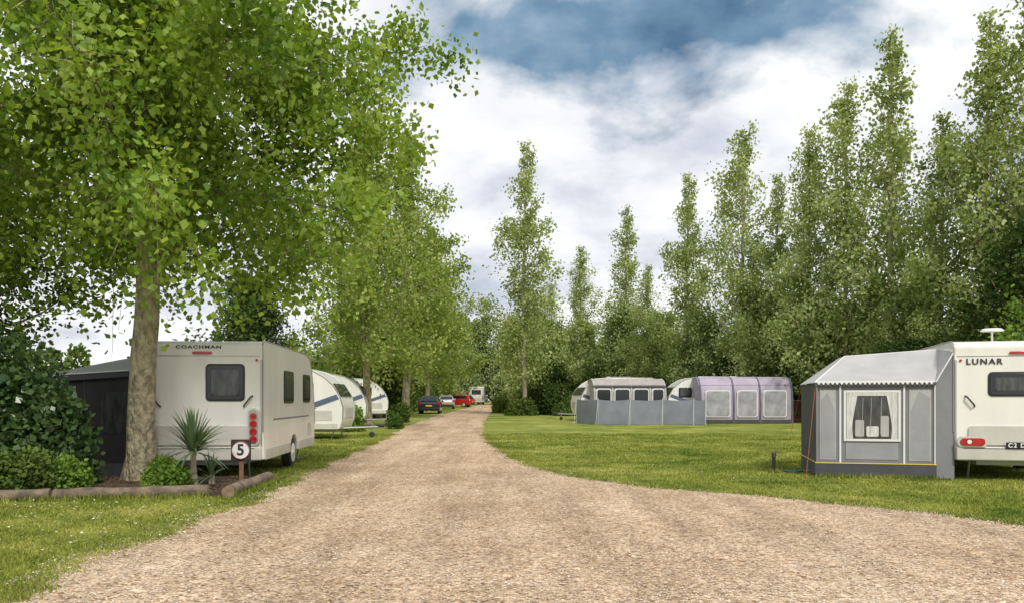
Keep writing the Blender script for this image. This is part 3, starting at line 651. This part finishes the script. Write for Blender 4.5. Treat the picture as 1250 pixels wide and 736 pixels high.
fb=empty('timber_fence',(16.0,47,g(47)))
for i in range(9): box('board',(i*.16,0,.62),(.14,.03,1.2),M_wood,fb,.005)
for z in (.3,1.0): box('rail',(.64,.04,z),(1.45,.04,.08),M_wood,fb,.005)
box('capping',(.64,0,1.26),(1.5,.1,.05),M_cream,fb,.01)

bl=empty('bollard_light',(5.4,16.9,0))
cyl('post',(0,0,.17),.035,.34,M_black,bl,n=16); cyl('lamp_band',(0,0,.36),.045,.06,M_glass2,bl,n=16); cyl('cap',(0,0,.41),.055,.04,M_black,bl,n=16,r2=.035); cyl('base',(0,0,.01),.07,.02,M_black,bl,n=16)
hose=[(5.55+.06*k+.0,17.0+.12*math.sin(k*.9),.03) for k in range(12)]
hz=empty('water_hose'); curve('hose',hose,.014,M_blue,hz)

sg=empty('speed_limit_sign',(-4.78,14.45,0),R(3))
box('post',(0,.03,.25),(.07,.06,.5),M_wood,sg,.006); box('board',(0,0,.62),(.35,.03,.38),M_vdark,sg,.012)
cyl('disc_white',(0,-.02,.62),.155,.012,M_wfab,sg,(R(90),0,0),40,bevel=.002)
M_ring=mat('sign_ring',(.25,.05,.04),.5)
bm=[( .155*math.cos(a),-.0275, .62+.155*math.sin(a)) for a in np.linspace(0,2*np.pi,41)]
curve('ring',bm,.009,M_ring,sg); t5=text('numeral','5',(0,-.03,.62),.27,M_text,sg)

# ------------------------------------------------------------ cars
def car(name,loc,rz,paint):
    e=empty(name,loc,rz); W=1.76; Lc=4.2
    def arch(yc): return [(yc-.36*math.cos(math.pi*i/8),.26+.36*math.sin(math.pi*i/8)) for i in range(9)]
    low=[(.1,.26)]+arch(.85)+arch(3.35)+[(4.1,.26),(4.2,.5),(4.15,.72),(3.9,.85),(3.1,.98),(.15,1.0),(.02,.85),(0,.5)]
    prism('body',low,-W/2,W/2,paint,e,bevel=.06)
    gh=[(.08,.985),(.38,1.40),(.75,1.47),(1.9,1.48),(2.4,1.40),(3.15,.975)]
    n=len(gh); V=[]
    for s in (-1,1):
        for (y,z) in gh: V.append((s*(W/2-.05-.26*(z-.98)/.5),y,z))
    F=[tuple(range(n)),tuple(range(2*n-1,n-1,-1))]+[(i,(i+1)%n,(i+1)%n+n,i+n) for i in range(n)]
    pmesh('cabin',V,F,paint,e,bevel=.05)
    def tq(nm,pts,m): pmesh(nm,pts,[tuple(range(len(pts)))],m,e,solid=.012)
    tq('rear_window',[(-.68,.10,1.05),(.68,.10,1.05),(.58,.30,1.36),(-.58,.30,1.36)],M_glass)
    tq('windscreen',[(-.72,3.06,1.04),(.72,3.06,1.04),(.6,2.5,1.39),(-.6,2.5,1.39)],M_glass)
    for s in (-1,1):
        tq('side_window',[(s*(W/2-.06),.45,1.04),(s*(W/2-.06),2.85,1.04),(s*(W/2-.235),2.35,1.36),(s*(W/2-.235),.6,1.38)],M_glass)
        box('tail_lamp',(s*.74,0.02,.86),(.22,.08,.24),M_red,e,.03); box('head_lamp',(s*.68,4.14,.68),(.34,.08,.15),M_textw,e,.03)
        box('mirror',(s*(W/2+.07),2.7,1.03),(.18,.12,.13),paint,e,.03)
        for yc in (.85,3.35):
            cyl('tyre',(s*(W/2-.11),yc,.31),.31,.2,M_rubber,e,(0,R(90),0),24,bevel=.03); cyl('rim',(s*(W/2-.005),yc,.31),.2,.02,M_wheel,e,(0,R(90),0),20)
    box('rear_plate',(0,-.02,.66),(.52,.02,.12),M_yellow,e,.004); box('bumper',(0,0,.4),(1.6,.1,.2),M_black,e,.03)
    box('front_plate',(0,4.2,.45),(.52,.02,.12),M_textw,e,.004); box('grille',(0,4.17,.6),(.7,.05,.12),M_black,e,.01)
    return e
car('parked_car',(-6.7,66,g(66)),R(2),M_carblue)
car('parked_car',(-4.7,98,g(98)),R(75),M_carred)
car('parked_car',(-6.9,86,g(86)),R(5),M_carsil)

# ------------------------------------------------------------ sky
w=bpy.data.worlds.new('World'); scene.world=w; w.use_nodes=True
N=w.node_tree.nodes; L=w.node_tree.links; bg=N['Background']; bg.inputs['Strength'].default_value=.1
sky=N.new('ShaderNodeTexSky'); sky.sky_type='NISHITA'; sky.sun_disc=False
SE,SA=48,160
sky.sun_elevation=R(SE); sky.sun_rotation=R(SA); sky.air_density=1; sky.dust_density=1
tc=N.new('ShaderNodeTexCoord')
sp=N.new('ShaderNodeSeparateXYZ'); L.new(tc.outputs['Generated'],sp.inputs[0])
def mth(op,a,b_=None,c_=None,clamp=False):
    m=N.new('ShaderNodeMath'); m.operation=op; m.use_clamp=clamp
    for i,x in enumerate((a,b_,c_)):
        if x is None: continue
        if isinstance(x,(int,float)): m.inputs[i].default_value=x
        else: L.new(x,m.inputs[i])
    return m.outputs[0]
zz=mth('ADD',mth('MAXIMUM',sp.outputs[2],0),.30)
cb=N.new('ShaderNodeCombineXYZ'); L.new(mth('DIVIDE',sp.outputs[0],zz),cb.inputs[0]); L.new(mth('DIVIDE',sp.outputs[1],zz),cb.inputs[1])
def noise(scale,detail=6,rough=.6,vec=None,dist=0):
    n=N.new('ShaderNodeTexNoise'); n.inputs['Scale'].default_value=scale; n.inputs['Detail'].default_value=detail; n.inputs['Roughness'].default_value=rough; n.inputs['Distortion'].default_value=dist
    L.new(vec if vec else cb.outputs[0], n.inputs['Vector']); return n.outputs['Fac']
n1=noise(2.4,9,.55,dist=.2)
cloud=ramp(n1,[(.30,(.48,.53,.62)),(.40,(.67,.70,.77)),(.49,(.86,.87,.90)),(.60,(.99,.99,.98))])
vd=N.new('ShaderNodeVectorMath'); vd.operation='SUBTRACT'; vd.inputs[1].default_value=(.13,.89,.412); L.new(tc.outputs['Generated'],vd.inputs[0])
vs=N.new('ShaderNodeVectorMath'); vs.operation='MULTIPLY'; vs.inputs[1].default_value=(1/.30,1/.8,1/.085); L.new(vd.outputs[0],vs.inputs[0])
ln=N.new('ShaderNodeVectorMath'); ln.operation='LENGTH'; L.new(vs.outputs[0],ln.inputs[0])
n2=noise(3.6,10,.56,dist=.2)
dm=mth('ADD',mth('SUBTRACT',1.12,ln.outputs['Value']),mth('MULTIPLY',mth('SUBTRACT',n2,.5),3.0))
dm=mth('MULTIPLY',dm,1.6,clamp=True)
n3=noise(5,8,.55)
dk=ramp(n3,[(.32,(.085,.17,.28)),(.5,(.17,.29,.42)),(.7,(.36,.47,.58))])
c1=mix(dm,cloud,dk)
ten=N.new('ShaderNodeVectorMath'); ten.operation='SCALE'; ten.inputs['Scale'].default_value=11.2; L.new(c1,ten.inputs[0])
c2=mix(.95,sky.outputs[0],ten.outputs[0])
L.new(c2,bg.inputs['Color'])

sd=bpy.data.lights.new('sun','SUN'); sd.energy=3.1; sd.angle=R(10); sd.color=(1,.95,.87)
so=link(bpy.data.objects.new('sun',sd))
az=R(SA); el=R(SE); dvec=Vector((math.sin(az)*math.cos(el),math.cos(az)*math.cos(el),math.sin(el)))
so.rotation_euler=dvec.to_track_quat('Z','Y').to_euler(); so.location=dvec*60

cd=bpy.data.cameras.new('camera'); cd.lens=28.8; cd.sensor_width=36; cd.shift_y=.096; cd.clip_start=.1; cd.clip_end=3000
co=link(bpy.data.objects.new('camera',cd)); co.location=(0,0,1.5); co.rotation_euler=(R(90),0,0)
scene.camera=co
scene.view_settings.view_transform='Standard'; scene.view_settings.look='None'; scene.view_settings.exposure=0
